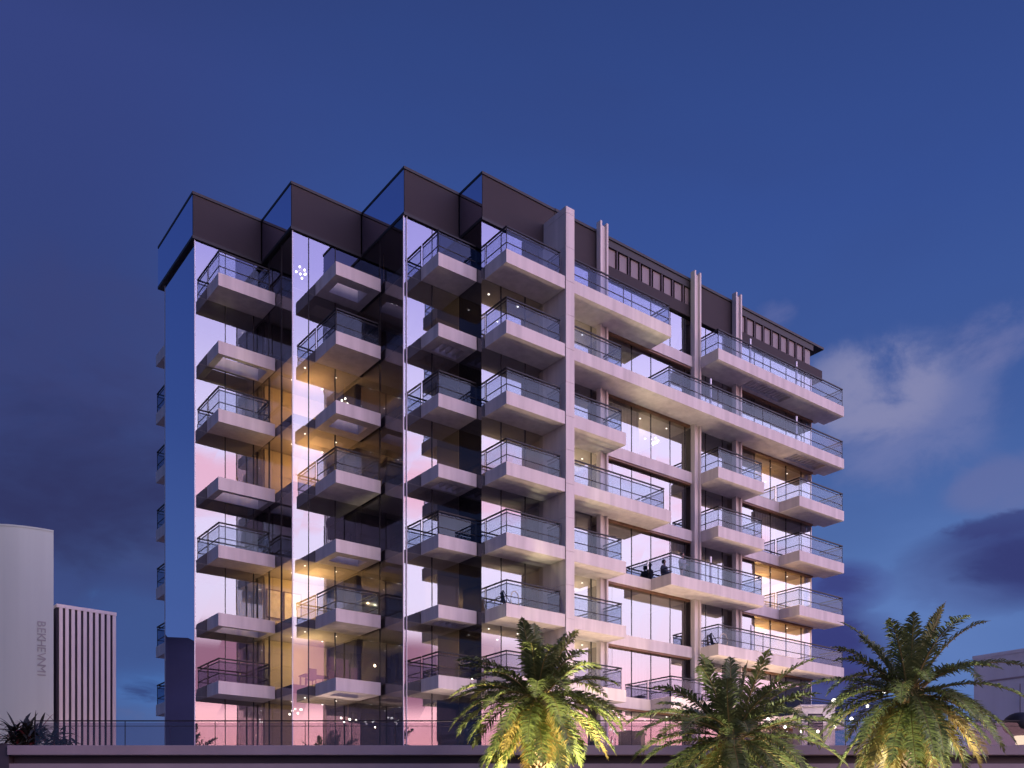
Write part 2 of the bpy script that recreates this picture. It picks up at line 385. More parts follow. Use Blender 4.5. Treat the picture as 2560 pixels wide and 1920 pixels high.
for k in range(8):
    window('v', G1[0], G1[1], VB-.02, k, (), 'mirror')
    window('u', G1[1], G1[0], G2[0]-.01, k, (17.81, 19.3))
    window('v', G2[0], G2[1], G1[1]-.01, k, (45.23, 46.75), 'sideglass')
    window('u', G2[1], G2[0], G3[0]-.01, k, (20.66, 22.1))
    window('v', G3[0], G3[1], G2[1]-.01, k, (41.99,), 'sideglass')
    window('u', G3[1], G3[0], G4[0]-.01, k, (25.16,))
    window('v', G4[0], G4[1], G3[1]-.01, k, (), 'darkpanel')
    window('u', G4[1], G4[0], 30.49, k, (27.89, 29.37))
    window('u', VR, 31.05, 35.27, k, (32.3, 33.79))
    window('u', VR, 35.28, 41.45, k, (36.71, 38.18, 39.69, 40.9))
    window('u', VR, 41.46, 45.6, k, (42.64, 44.1))
    window('u', VR, 45.61, UE, k, (47.0, 48.53, 50.07, 51.61))
for (u, v) in (G1, G2, G3):
    mb().box(u-.025, u+.02, v-.025, v+.02, ZB, ZR0-.031).build('corner_post', M['post'], B)
mb().box(23.70, 23.73, 39.65, 39.69, ZB, ZR0-.031).build('corner_post', M['post'], B)
mb().box(UE-.02, UE+.05, VR-.03, VR+.28, ZB, ZR0-.032).build('corner_post', M['post'], B)
# interior partitions
part = [(16.35, 19.8, 50.6, 50.7), (19.98, 23.5, 47.7, 47.8), (19.90, 19.97, 47.8, VB-.05), (23.7, 26.65, 44.7, 44.8), (23.68, 23.76, 44.85, 47.65),
        (26.85, 30.6, 42.0, 42.1), (26.82, 26.9, 42.15, 44.65), (31.05, UE-.4, 42.0, 42.1), (30.72, 30.84, 37.9, 41.95), (34.95, 35.05, 37.95, 41.9), (41.5, 41.6, 37.95, 41.9), (47.0, 47.1, 37.95, 41.9)]
zone = {'b1': (16.4, 19.7, 47.7, 50.5), 'b2': (20.0, 23.4, 44.1, 47.6), 'b3': (23.8, 26.6, 39.9, 44.6), 'b4': (26.9, 30.5, 37.95, 41.9),
        'A': (31.1, 34.9, 38.0, 41.9), 'B': (35.1, 41.4, 38.0, 41.9), 'C': (41.7, 46.9, 38.0, 41.9), 'D': (47.2, 52.2, 38.0, 41.9)}
ORG, YEL, WHT = (1, .55, .20), (1, .72, .34), (1, .82, .56)
LIT = [('b2', 5, 360, ORG), ('b2', 4, 420, ORG), ('b2', 2, 640, (1, .62, .24)), ('b2', 1, 420, YEL), ('b2', 0, 60, YEL),
       ('b4', 6, 50, YEL), ('b4', 4, 40, YEL), ('b4', 2, 16, YEL), ('b4', 1, 70, YEL),
       ('A', 6, 420, WHT), ('A', 4, 800, WHT), ('A', 2, 900, WHT), ('A', 1, 1000, WHT), ('B', 5, 420, WHT), ('B', 0, 100, WHT), ('C', 0, 120, YEL),
       ('D', 5, 330, ORG), ('D', 3, 850, ORG), ('D', 2, 850, ORG), ('D', 0, 200, YEL)]
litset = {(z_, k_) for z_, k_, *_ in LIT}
for k in range(8):
    z0 = ZB if k == 0 else zs(k-1)+.505
    z1 = zs(k)+.028 if k < 7 else ZR0-.04
    zn = ['b1', 'b2', 'b2', 'b3', 'b3', 'b4', 'b4', 'A', 'b4', 'B', 'C', 'D']
    for (x0, x1, y0, y1), z_ in zip(part, zn):
        mb().box(x0, x1, y0, y1, z0, z1).build('interior_wall', M['inner_warm'] if (z_, k) in litset and z_ != 'b3' else M['inner_unlit'], B)  # unlit rooms get near-black walls, their shade put into the colour
pe = {}
for zname, k, pw, c in LIT:
    x0, x1, y0, y1 = zone[zname]
    zc = zs(k) if k < 7 else ZR0-.06
    L = bpy.data.lights.new('room_light', 'POINT'); L.energy = pw*.42; L.color = c; L.shadow_soft_size = .04
    o = bpy.data.objects.new('room_light', L); COL.objects.link(o); o.location = wpt((x0+x1)/2, (y0+y1)/2, zc-1.0)
    if pw >= 50:
        nx = 3 if x1-x0 > 4.2 else 2
        for i in range(nx):
            for j in (.18, .62):
                u = x0+(x1-x0)*(i+.5)/nx; v = y0+(y1-y0)*j
                mb().prism([(u+.045*math.cos(q*math.pi/4), v+.045*math.sin(q*math.pi/4)) for q in range(8)], zc+.005, zc+.026).build('downlight', M['bulbw'], B)
# curtains in a few dark rooms
for zname, k, a, b in (('A', 5, .05, .6), ('A', 3, .1, .55), ('B', 5, .02, .42), ('B', 3, .75, 1), ('C', 4, .2, .6), ('D', 4, .0, .5), ('B', 1, .1, .5)):
    x0, x1, y0, y1 = zone[zname]; ua = x0+(x1-x0)*a; ub = x0+(x1-x0)*b
    n = int((ub-ua)/.12); p = [(ua+(ub-ua)*i/n, y0+.25+.05*(i % 2)) for i in range(n+1)]
    m = mb(); z0, z1 = zs(k-1)+.52, zs(k)+.02
    for i in range(n): m.quad((p[i][0], p[i][1], z0), (p[i+1][0], p[i+1][1], z0), (p[i+1][0], p[i+1][1], z1), (p[i][0], p[i][1], z1))
    m.build('curtain', M['curtain'], B)
# shelves and pictures in the bright room of the second bay
for ci, (u0, u1) in enumerate(((20.05, 20.85), (21.0, 22.0))):
    f = mb().box(u0, u1, 47.62, 47.685, 13.65, 15.15).build('picture_frame', M['inner_wood'], B)
    mb().box(u0+.06, u1-.06, 47.60, 47.615, 13.71, 15.09).build('picture', M['picture'], f)
mb().box(20.05, 22.1, 47.1, 47.6, 13.0, 13.06).build('shelf', M['inner_wood'], B)
# fin wall between the bays
fin = mb()
zz = ZB
while zz < 32.85:
    z2 = min(zz+1.65, 33.02); fin.box(30.50, 31.04, 35.96, 38.05, zz+.008, z2-.008); zz = z2
fin.box(30.52, 31.02, 35.98, 38.03, ZB, 33.0)
fin.build('fin_wall', M['white'], B)
# H-section columns
for u0, u1 in ((33.99, 34.55), (41.17, 41.72), (44.73, 45.27)):
    c = mb(); zt = 34.40
    c.box(u0, u0+.12, 37.3, 37.62, ZB, zt); c.box(u1-.12, u1, 37.3, 37.62, ZB, zt-.001); c.box(u0+.121, u1-.121, 37.42, 37.6, ZB, zt-.14)
    c.build('column', M['white'], B, bevel=.012)
# balconies --------------------------------------------------------------
def rail_and_guard(parent, path, zt, posts=True):
    r = mb(); g_ = mb()
    for (a, b) in zip(path[:-1], path[1:]):
        for hgt, w, t in ((1.10, .06, .032), (.94, .03, .018), (.36, .03, .018)):
            ax, ay = a; bx, by = b
            x0, x1 = min(ax, bx), max(ax, bx); y0, y1 = min(ay, by), max(ay, by)
            r.box(x0-w/2, x1+w/2, y0-w/2, y1+w/2, zt+hgt-t, zt+hgt+t)
        L = math.hypot(b[0]-a[0], b[1]-a[1]); n = max(1, round(L/3.6))
        for i in range(n+1):
            if i and i < n or i == 0:
                x = a[0]+(b[0]-a[0])*i/n; y = a[1]+(b[1]-a[1])*i/n
                r.box(x-.014, x+.014, y-.014, y+.014, zt-.02, zt+1.08)
        dx, dy = (b[0]-a[0])/L, (b[1]-a[1])/L
        ins = .012
        for i in range(n):
            s0 = L*i/n+ins; s1 = L*(i+1)/n-ins
            p0 = (a[0]+dx*s0, a[1]+dy*s0); p1 = (a[0]+dx*s1, a[1]+dy*s1)
            ox, oy = -dy*.02, dx*.02
            g_.box(min(p0[0], p1[0])-abs(ox)*.3, max(p0[0], p1[0])+abs(ox)*.3, min(p0[1], p1[1])-abs(oy)*.3, max(p0[1], p1[1])+abs(oy)*.3, zt+.04, zt+1.0)
    r.build('handrail', M['rail'], parent); g_.build('glass_guard', M['guard'], parent)
def balcony(k, u0, u1, vf, vl, kind, hole=None, slats=0, rail=None, mat='white', inner=None):
    z = zs(k); T = .62; m = mb()
    if kind == 'full':
        m.box(u0, u1, vf, vl, z, z+.30)                          # deck
        m.box(u0, u1, vf, vf+.16, z+.30, z+T); m.box(u0, u0+.16, vf+.16, vl, z+.30, z+T); m.box(u1-.16, u1, vf+.16, vl, z+.30, z+T)
        if hole:
            m = mb(); hu0, hu1, hv0, hv1 = hole
            for bx in ((u0, u1, vf, hv0), (u0, hu0, hv0, hv1), (hu1, u1, hv0, hv1), (u0, u1, hv1, vl)): m.box(*bx, z, z+T)
    else:
        hu0, hu1, hv0, hv1 = hole
        for bx in ((u0, u1, vf, hv0), (u0, hu0, hv0, hv1), (hu1, u1, hv0, hv1), (u0, u1, hv1, vl)): m.box(*bx, z, z+T)
    if slats and hole:
        hu0, hu1, hv0, hv1 = hole
        for i in range(slats):
            q = hu0+(hu1-hu0)*(i+.5)/slats; m.box(q-.06, q+.06, hv0, hv1, z+.12, z+T-.1)
    b = m.build('balcony', M[mat], B)
    if inner:
        iu0, iu1, iv0, iv1 = inner
        mb().box(iu0, iu1, iv0, iv1, z+.015, z+.55).build('inner_plate', M['soffit_dark'], b)
    if rail: rail_and_guard(b, rail, z+T)
    return b
for k in range(7):
    z = zs(k)
    full = k % 2 == 0
    balcony(k, 16.87, 19.78, 45.9, 47.48, 'full' if full else 'ring', None if full else (17.2, 19.5, 46.15, 47.40), 0,
            [(16.93, 47.42), (16.93, 45.98), (19.5, 45.98), (19.5, 47.42)] if full else None)
    full2 = not full
    balcony(k, 21.01, 23.43, 41.66, 43.88, 'full' if full2 else 'ring', None if full2 else (21.40, 23.0, 42.2, 43.2), 0,
            [(21.07, 43.8), (21.07, 41.74), (23.35, 41.74), (23.35, 43.8)] if full2 else None)
    full3 = full
    balcony(k, 24.52, 26.70, 38.13, 39.68, 'full' if full3 else 'ring', None if full3 else (24.95, 26.4, 38.6, 39.5), 0 if full3 else 4,
            [(24.58, 39.6), (24.58, 38.21), (26.66, 38.21)] if full3 else None)
    balcony(k, 26.90, 30.47, 36.0, 37.73, 'full', None, 0, [(26.97, 37.7), (26.97, 36.08), (30.2, 36.08), (30.2, 37.0)])
def rb(k, u0, u1, rail, hole=None, slats=0):
    return balcony(k, u0, u1, 36.0, 37.50, 'full', hole, slats, rail)
def front(a, b, l=True, r=True):
    p = []
    if l: p.append((a, 37.72))
    p += [(a, 36.08), (b, 36.08)]
    if r: p.append((b, 37.72))
    return p
rb(6, 31.06, 37.89, front(31.12, 37.8, False)); rb(6, 41.66, 53.54, front(41.74, 53.46), (45.1, 48.7, 36.42, 37.3), 12)
b5 = rb(5, 31.06, 53.54, front(31.12, 34.3, False), (49.2, 52.2, 36.4, 37.3), 9); rail_and_guard(b5, front(37.8, 53.46), zs(5)+.62)
for k in (4, 3, 2, 1, 0):
    if k == 3: rb(3, 31.06, 37.89, front(31.12, 37.4, False))
    else: rb(k, 31.06, 34.57, front(31.12, 34.3, False))
for k in (4, 3): rb(k, 41.66, 45.66, front(41.74, 45.5))
for k in (4, 3, 2): rb(k, 48.99, 53.54, front(49.07, 53.46))
b2r = rb(2, 37.89, 45.66, front(37.97, 45.5))
b1r = rb(1, 41.66, 53.54, front(41.74, 53.46)); rb(0, 37.89, 45.66, front(37.97, 45.5)); rb(0, 48.99, 53.54, front(49.07, 53.46))
# privacy posts between flats
def ppost(k, u):
    mb().box(u-.05, u+.05, 36.12, 36.2, zs(k)+.3, zs(k)+.62+1.5).build('privacy_post', M['post'], B)
for k, u in ((6, 44.6), (6, 48.9), (5, 41.2), (5, 48.9), (2, 41.2), (1, 44.7)): ppost(k, u)
# continuous floor band of the right wing
for k in range(7):
    mb().box(31.05, 52.95, 37.505, 37.78, zs(k)+.004, zs(k)+.612).build('floor_band', M['white'], B)
    mb().box(34.7, 41.1, 37.56, 37.76, zs(k)-.10, zs(k)+.002).build('blind_box', M['inner_wood'], B)
    mb().box(45.4, 52.5, 37.56, 37.76, zs(k)-.10, zs(k)+.002).build('blind_box', M['inner_wood'], B)
# balconies on the rear, peeping out past the left edge
for k in range(7):
    z = zs(k); bo = mb().box(16.9, 20.2, VB+.31, 55.8, z, z+.62).build('balcony', M['white'], B)
    if k < 6: rail_and_guard(bo, [(16.95, VB+.35), (16.95, 55.7), (20.1, 55.7)], z+.62)
# ------------------------------------------------------------------ terrace podium
P = empty('terrace_podium', (0, 43.3, 0), 0, 'long low stone terrace podium with a glass balustrade running below the whole building', 'terrace')
def pb(): return MB((0, 43.3, 0))
pb().box(-22.5, 34, 43.0, 43.6, 5.82, 6.25).build('edge_band', M['podium'], P, bevel=.02)
pb().box(-22.5, 34, 43.61, 90, 5.9, 6.24).build('deck', M['deck'], P)
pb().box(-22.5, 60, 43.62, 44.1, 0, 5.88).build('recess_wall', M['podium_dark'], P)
pb().box(-40, 60, 43.25, 43.6, 5.02, 5.46).build('lower_band', M['podium'], P, bevel=.02)
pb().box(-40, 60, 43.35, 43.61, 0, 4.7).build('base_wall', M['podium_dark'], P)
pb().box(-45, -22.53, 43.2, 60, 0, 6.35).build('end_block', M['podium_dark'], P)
bl = pb(); x = -21.4; xs = []
gl = bl
pane = pb()
while x < 30:
    pane.box(x+.01, x+2.0, 43.30, 43.315, 6.26, 7.30); x += 2.02
bal = pane.build('glass_balustrade', glassmat('balustrade_glass', .02, (.80, .75, .79), (.9, .95, 1), 0, haze=.004, fr=.12), P)
h_ = pb(); h_.box(-21.4, 30, 43.27, 43.33, 7.35, 7.40); h_.box(-21.4, 30, 43.285, 43.31, 7.13, 7.15); h_.build('handrail', M['rail'], bal)
pp = pb(); x = -21.4
while x < 30: pp.box(x-.012, x+.012, 43.29, 43.33, 6.25, 7.35); x += 4.04
pp.build('balustrade_post', M['rail'], bal)
# ------------------------------------------------------------------ neighbours
T = empty('curved_tower', (-37.9, 76.0, 0), 0, 'pale windowless tower with a curved wall and a vertical column of engraved letters, far left', 'tower')
pts = [(6.05*math.sin(R(a_)), -6.05*math.cos(R(a_))) for a_ in range(-88, 44, 3)]
pts += [(pts[-1][0]-3.6, pts[-1][1]+5), (pts[0][0], pts[0][1]+6)]
tw = MB().prism(pts, 0, 25.1); two = tw.build('curved_wall', M['tower'], T)
for p in two.data.polygons:
    if abs(p.normal.z) < .5: p.use_smooth = True
try:
    two.data.set_sharp_from_angle(angle=R(30))
except Exception: pass
cp = MB().prism([(x*1.006, y*1.006) for x, y in pts], 25.1, 25.22).build('coping', M['tower'], T)
txt = 'BEKHEVNMI'
for i, ch in enumerate(txt):
    cu = bpy.data.curves.new('glyph', 'FONT'); cu.body = ch; cu.size = .82; cu.extrude = .012; cu.align_x = 'CENTER'; cu.align_y = 'CENTER'
    to = bpy.data.objects.new('tmp', cu); COL.objects.link(to)
    me = bpy.data.meshes.new_from_object(to); COL.objects.unlink(to); bpy.data.objects.remove(to)
    a_ = R(33.0); rr_ = 6.07
    # reads sideways down the wall
    rot = Matrix.Rotation(a_, 4, 'Z') @ Matrix.Rotation(R(90), 4, 'X') @ Matrix.Rotation(R(-90), 4, 'Z')
    me.transform(Matrix.Translation((rr_*math.sin(a_), -rr_*math.cos(a_), 18.2-i*.47)) @ rot)
    me.materials.clear(); me.materials.append(M['letters'])
    lo = bpy.data.objects.new('letter', me); COL.objects.link(lo); lo.parent = T
F = empty('fluted_building', (-34.9, 74.0, 0), math.atan2(2.8, 3.4), 'pale building of tall vertical concrete fins with dark gaps, beside the curved tower', 'building')
L_ = math.hypot(3.4, 2.8)
MB().box(0, L_, .09, 6, 0, 20.2).build('wall', M['gap'], F)
MB().box(-.02, L_+.02, -.06, 6.01, 20.2, 20.45).build('roof_coping', M['fin'], F)
nf = 10; st = L_/nf
for i in range(nf):
    MB().box(i*st+.17, (i+1)*st-.02, -.04, .085, 0, 20.195).build('fin', M['fin'], F)
lt = bpy.data.lights.new('forecourt_light', 'POINT'); lt.energy = 260; lt.color = (1, .62, .5); lt.shadow_soft_size = .3
o = bpy.data.objects.new('forecourt_light', lt); COL.objects.link(o); o.location = (-31.5, 70.5, 6.2)
Q = empty('grey_side_building', (33.5, 70, 0), math.atan2(-2.7, 2.2), 'plain blue-grey building with a sloping parapet line, behind the right hand palm', 'building')
MB().box(0, 18, 0, 10, 0, 15.4).build('wall', M['grey_block'], Q)
MB().box(-.08, 18.1, -.08, 10.1, 15.4, 15.62).build('parapet', M['grey_block'], Q)
MB().box(1.0, 18, -.06, -.002, 13.6, 13.72).build('string_course', M['podium'], Q)
for q in (3.2, 6.6, 10): MB().box(q, q+.06, -.03, -.001, 7, 13.2).build('downpipe', M['podium'], Q)
# white garden kiosk with a louvred door
K = empty('garden_kiosk', (15.0, 50, 6.24), 0, 'small white kiosk with a louvred door beside string lights on the terrace', 'kiosk')
kw = MB(); kw.box(0, 1.75, 0, 1.6, 0, 2.75); kw.build('wall', M['wall'], K, bevel=.03)
MB().box(-.1, 1.85, -.1, 1.7, 2.755, 2.87).build('roof', M['wall'], K, bevel=.02)
dk = MB().box(.32, 1.1, -.02, -.001, .05, 2.4).build('door', M['gap'], K)
dl = MB()
for i in range(15): dl.poly([(.36, -.05, .12+i*.15), (1.06, -.05, .12+i*.15), (1.06, -.021, .22+i*.15), (.36, -.021, .22+i*.15), (.36, -.03, .11+i*.15), (1.06, -.03, .11+i*.15)], [(0, 1, 2, 3), (0, 4, 5, 1)])
dl.build('slats', M['louvre'], dk)
SL = empty('string_lights', (12.6, 49, 6.24), 0, 'warm festoon string lights hanging in a curve over the terrace beside the louvred kiosk', 'string lights')
ps = [(i*.42, .05*math.sin(i), 2.3-.9*math.sin(math.pi*i/12)+(.7 if i > 12 else 0)*(i-12)/4) for i in range(17)]
MB().tube(ps, .012, 5).build('cable', M['rail'], SL)
for i, p in enumerate(ps[1:-1:2]): MB().ball((p[0], p[1], p[2]-.07), .085, 8, 5).build('bulb', M['bulbw'], SL, smooth=True)
MB().tube([(0, 0, 0), (0, 0, 2.35)], .03, 6).build('pole', M['rail'], SL); MB().tube([(6.72, 0, 0), (6.72, 0, 3.0)], .03, 6).build('pole', M['rail'], SL)
LP = empty('star_lamp', (16.75, 50.2, 6.24), 0, 'slim pole lamp with one bright star-like white bulb against the dusk sky', 'lamp')
MB().tube([(0, 0, 0), (0, 0, 3.0)], [.035, .02], 6).build('pole', M['rail'], LP); MB().ball((0, 0, 3.1), .12, 10, 7).build('bulb', M['bulbw'], LP, smooth=True)
for p, e_, c_ in (((16.0, 48.6, 7.9), 45, (1, .8, .65)), ((13.2, 48, 7.6), 45, (1, .78, .6))):
    lt = bpy.data.lights.new('terrace_light', 'POINT'); lt.energy = e_; lt.color = c_; lt.shadow_soft_size = .1
    o = bpy.data.objects.new('terrace_light', lt); COL.objects.link(o); o.location = p
LN = empty('domed_lantern', (23.1, 43.9, 6.24), 0, 'large dark domed lantern glowing on the terrace edge at the far right', 'lantern')
dm = MB(); rs = [(.0, 1.62), (.28, 1.58), (.52, 1.45), (.68, 1.25), (.72, 1.05)]
MB().ball((0, 0, 1.05), .74, 16, 10, .75).build('dome_cap', M['trim'], LN, smooth=True)
MB().tube([(0, 0, .1), (0, 0, .5), (0, 0, .95)], [.16, .24, .30], 10).build('glass_body', emat('lantern_glass_glow', (1, .85, .55), 1.6), LN)
MB().tube([(0, 0, 0), (0, 0, .1)], .3, 10).build('base', M['trim'], LN)
# lower planting at the far left
def blade_leaf(m, base, azm, elv, L, w, droop, mat=0):
    prev = None; n = 6; p = Vector(base); dirv = Vector((math.sin(azm)*math.cos(elv), math.cos(azm)*math.cos(elv), math.sin(elv)))
    side = dirv.cross(Vector((0, 0, 1))).normalized(); pts = []
    for i in range(n+1):
        ww = w*math.sin(math.pi*(.12+.88*i/n))**.8 if i < n else .004
        pts.append((p-side*ww, p+Vector((0, 0, -ww*.3)), p+side*ww)); dirv = (dirv+Vector((0, 0, -droop/n))).normalized(); p = p+dirv*(L/n)
    vs = [tuple(q) for t3 in pts for q in t3]
    m.poly(vs, [(i*3+j, (i+1)*3+j, (i+1)*3+j+1, i*3+j+1) for i in range(n) for j in range(2)])
for (px_, py_, lab, seed, nl_, scl) in ((-22.2, 43.95, 'dense dark round shrub on the terrace corner at the far left', 3, 240, 1.35), (-20.9, 44.0, 'spiky bronze-leaved shrub spilling over the terrace rail at the left', 5, 90, 1.25)):
    rnd = random.Random(seed); E_ = empty('terrace_shrub', (px_, py_, 6.24), 0, lab, 'shrub', 'shrubs on the left end of the terrace')
    m = MB(); m2 = MB()
    for i in range(nl_):
        b0 = (rnd.uniform(-.45, .45)*scl, rnd.uniform(-.2, .3), rnd.uniform(.0, .65)*scl)
        blade_leaf(m if rnd.random() < .8 else m2, b0, rnd.uniform(0, 6.28), rnd.uniform(.0, 1.25), rnd.uniform(.45, .95)*scl, rnd.uniform(.04, .09), rnd.uniform(.4, 1.6))
    m.build('foliage', M['stem'], E_); m2.build('bronze_leaves', M['redleaf'], E_)
    MB().tube([(0, 0, 0), (.05, 0, .5)], [.06, .03], 6).build('stem', M['trunk'], E_)
# ------------------------------------------------------------------ palms
def frond(m, hub, azm, e0, L, sag, rnd, wmax=.62, npair=46, mr=None):
    n = 14; p = Vector(hub); d = Vector((math.sin(azm)*math.cos(e0), math.cos(azm)*math.cos(e0), math.sin(e0)))
    tw_ = rnd.uniform(-.8, .8); sidev = Vector((math.cos(azm), -math.sin(azm), 0)); pts = [p.copy()]; ds = [d.copy()]
    for i in range(n):
        t = (i+1)/n; d = (d+Vector((0, 0, -sag*(.35+1.1*t)/n))+sidev*(tw_*.25/n)).normalized(); p = p+d*(L/n); pts.append(p.copy()); ds.append(d.copy())
    mr.tube(pts, [.035*(1-i/n)+.006 for i in range(n+1)], 4, cap=False)
    for i in range(npair):
        t = .13+.87*(i+.5)/npair; f_ = t*n; a_ = min(int(f_), n-1); q = f_-a_
        c = pts[a_].lerp(pts[a_+1], q); dd = ds[a_].lerp(ds[a_+1], q).normalized()
        up = dd.cross(sidev); up = up if up.z > 0 else -up; up.normalize()
        ln = wmax*(math.sin(math.pi*min(1, t*.9+.12))**.55)*(1 if t < .9 else (1.08-t)/.18)
        for sg in (-1, 1):
            if rnd.random() < .07: continue
            l = ln*rnd.uniform(.72, 1.14)
            dr = (sidev*sg*rnd.uniform(.7, .95)+dd*rnd.uniform(.45, .85)+up*rnd.uniform(.05, .45)).normalized()
            mid = c+dr*l*.55; tip = c+dr*l+Vector((0, 0, -l*rnd.uniform(.10, .42)))
            wv = dd*.034*rnd.uniform(.8, 1.25)
            m.poly([tuple(c-wv*.6), tuple(c+wv*.6), tuple(mid+wv), tuple(mid-wv), tuple(tip)], [(0, 1, 2, 3), (3, 2, 4)])
def palm(x, y, hub, label, seed, specs, rt, L0, npair=46):
    rnd = random.Random(seed); E_ = empty('date_palm', (x, y, 0), 0, label, 'palm tree', 'date palms lit from below in front of the terrace')
    m = MB(); md = MB(); mr = MB(); ga = rnd.uniform(0, 6)
    for (n, e_lo, e_hi, lf, sg, dead) in specs:
        for i in range(n):
            ga += 2.399963
            e_ = R(rnd.uniform(e_lo, e_hi)+rnd.uniform(-6, 6))
            frond(md if (dead and rnd.random() < dead) else m, (.14*math.sin(ga), .14*math.cos(ga), hub+rnd.uniform(-.25, .2)), ga+rnd.uniform(-.15, .15), e_, L0*lf*rnd.uniform(.88, 1.08), sg*rnd.uniform(.8, 1.2), rnd, npair=npair, mr=mr)
    # trunk with old leaf bases
    t = MB(); nz = int(hub/.16); 
    pts = [(0, 0, hub*i/nz) for i in range(nz+1)]
    t.tube(pts, [rt*(1.25 if i < 3 else 1)*(1+.06*(-1)**i) if i < nz-4 else rt*1.25 for i in range(nz+1)], 14)
    for i in range(int(hub/.1)):
        z = i*.1+.1
        for j in range(7):
            q = j*.8976+i*.52; r0 = rt*.95; r1 = rt*(1.08+rnd.uniform(0, .22)); wv = .05+rnd.uniform(0, .03)
            c, s_ = math.cos(q), math.sin(q)
            t.poly([(r0*c-wv*s_, r0*s_+wv*c, z), (r0*c+wv*s_, r0*s_-wv*c, z), (r1*c+wv*.4*s_, r1*s_-wv*.4*c, z+.11), (r1*c-wv*.4*s_, r1*s_+wv*.4*c, z+.11), (r0*c, r0*s_, z+.15)],
                   [(0, 1, 2, 3), (3, 2, 4), (0, 3, 4), (1, 4, 2)])
    t.build('trunk', M['trunk'], E_)
    cr = m.build('crown', M['leaf'], E_); mr.build('leaf_stalks', M['deadleaf'], cr)
    if md.v: md.build('old_fronds', M['deadleaf'], E_)
    return E_
full_spec = [(5, 62, 84, .86, .6, 0), (11, 34, 64, .98, 1.1, 0), (14, 8, 38, 1.02, 1.4, 0), (16, -18, 10, 1.04, 1.4, .05), (18, -48, -18, 1.0, 1.1, .2), (16, -74, -48, .90, .7, .4)]
palm(.97, 36, 7.35, 'broad date palm glowing yellow from below, left of the three palms', 11, full_spec, .27, 3.45, 70)
palm(7.40, 32.5, 5.35, 'dark-centred low date palm with pale frond tips, middle of the three palms', 23, [(5, 58, 80, .85, .6, 0), (12, 30, 58, .95, 1.0, 0), (16, 8, 34, 1.08, 1.2, 0), (15, -18, 8, 1.08, 1.3, 0), (12, -45, -18, .95, 1.2, .1)], .28, 3.6, 70)
palm(14.85, 36, 7.45, 'tall green date palm with a rough trunk, right of the three palms', 37, full_spec, .29, 3.95, 74)
def spot(x, y, z, tx, ty, tz, pw, col, ang=60, bl=.6):
    l = bpy.data.lights.new('palm_uplight', 'SPOT'); l.energy = pw; l.color = col; l.spot_size = R(ang); l.spot_blend = bl; l.shadow_soft_size = .12
    o = bpy.data.objects.new('palm_uplight', l); COL.objects.link(o); o.location = (x, y, z)
    o.rotation_euler = (Vector((x, y, z))-Vector((tx, ty, tz))).to_track_quat('Z', 'Y').to_euler()
spot(1.9, 33.9, .3, 1.0, 36, 8.2, 19000, (1, .88, .52), 62)
spot(.2, 34.9, .3, .95, 36.1, 7.0, 2600, (1, .72, .30), 50)
spot(13.6, 33.9, .3, 14.8, 36, 8.4, 7560, (1, .94, .74), 66)
spot(15.9, 35.0, .3, 14.9, 36.1, 7.0, 1600, (1, .62, .28), 50)
spot(3.9, 31.2, .3, 5.8, 32.6, 6.0, 3200, (1, .92, .72), 50)
spot(11.0, 31.0, .3, 9.6, 32.4, 5.8, 4300, (1, .92, .72), 50)
# ------------------------------------------------------------------ chandeliers
def chandelier(u, v, z, zc, label, n=6, r=.16, seed=1, pw=0):
    rnd = random.Random(seed); p = wpt(u, v, z)
    E_ = empty('chandelier', p, 0, label, 'chandelier', 'glass globe chandeliers inside the flats')
    rd = MB().tube([(0, 0, 0), (0, 0, zc-z)], .012, 5)
    for i in range(n):
        q = 6.283*i/n; c = (r*rnd.uniform(.6, 2)*math.cos(q), r*rnd.uniform(.6, 2)*math.sin(q), rnd.uniform(-.2, .15)); rd.tube([(0, 0, .1), c], .008, 4)
        MB().ball(c, .055, 8, 6).build('globe', M['bulbw'], E_, smooth=True)
    rd.build('stem', M['brass'], E_)
ZC = ZR0-.05
chandelier(20.9, 45.2, 30.75, ZC, 'globe chandelier behind the glass of the top floor of the second bay', 7, .18, 1)
chandelier(24.3, 42.9, 29.3, ZC, 'small three-globe chandelier at the edge of the dark top flat, third bay', 3, .1, 2)
chandelier(23.2, 45.0, 24.72, zs(5)+.02, 'globe chandelier under the orange ceiling above the second bay balcony', 6, .14, 3)
chandelier(39.9, 39.2, 25.0, zs(5)+.02, 'tall sparkling chandelier in the cream lit room under the long slab', 9, .13, 4)
chandelier(20.7, 45.5, 8.6, zs(0)+.02, 'globe chandelier in the ground floor room left of centre', 6, .2, 5)
chandelier(22.97, 41.9+2.3, 8.2, zs(0)+.02, 'row of white globes in the dark ground floor room, second bay', 5, .24, 6)
# ------------------------------------------------------------------ balcony furniture
def bpos(u, v, k, dz=.30): return wpt(u, v, zs(k)+dz)
def hoop_chair(u, v, k, rz, label):
    E_ = empty('hoop_chair', bpos(u, v, k), TH+rz, label, 'chair', 'hoop backed chairs on the balconies')
    MB().tube([(0, 0, .40), (0, 0, .47)], .27, 16).build('seat', M['cloth_pale'], E_)
    pts = [(.30*math.sin(R(a_)), .24, .90-.42*math.cos(R(a_))) for a_ in range(0, 361, 20)]
    MB().tube(pts, .022, 6).build('hoop_back', M['brass'], E_)
    for q in (45, 135, 225, 315): MB().tube([(.2*math.cos(R(q)), .2*math.sin(R(q)), .40), (.26*math.cos(R(q)), .26*math.sin(R(q)), 0)], .014, 6).build('leg', M['brass'], E_)
hoop_chair(28.3, 36.9, 1, .2, 'hoop backed chair on the fin wall balcony above the left palm')
hoop_chair(43.4, 36.9, 1, -.1, 'hoop backed chair beside the post on the long lower right balcony')
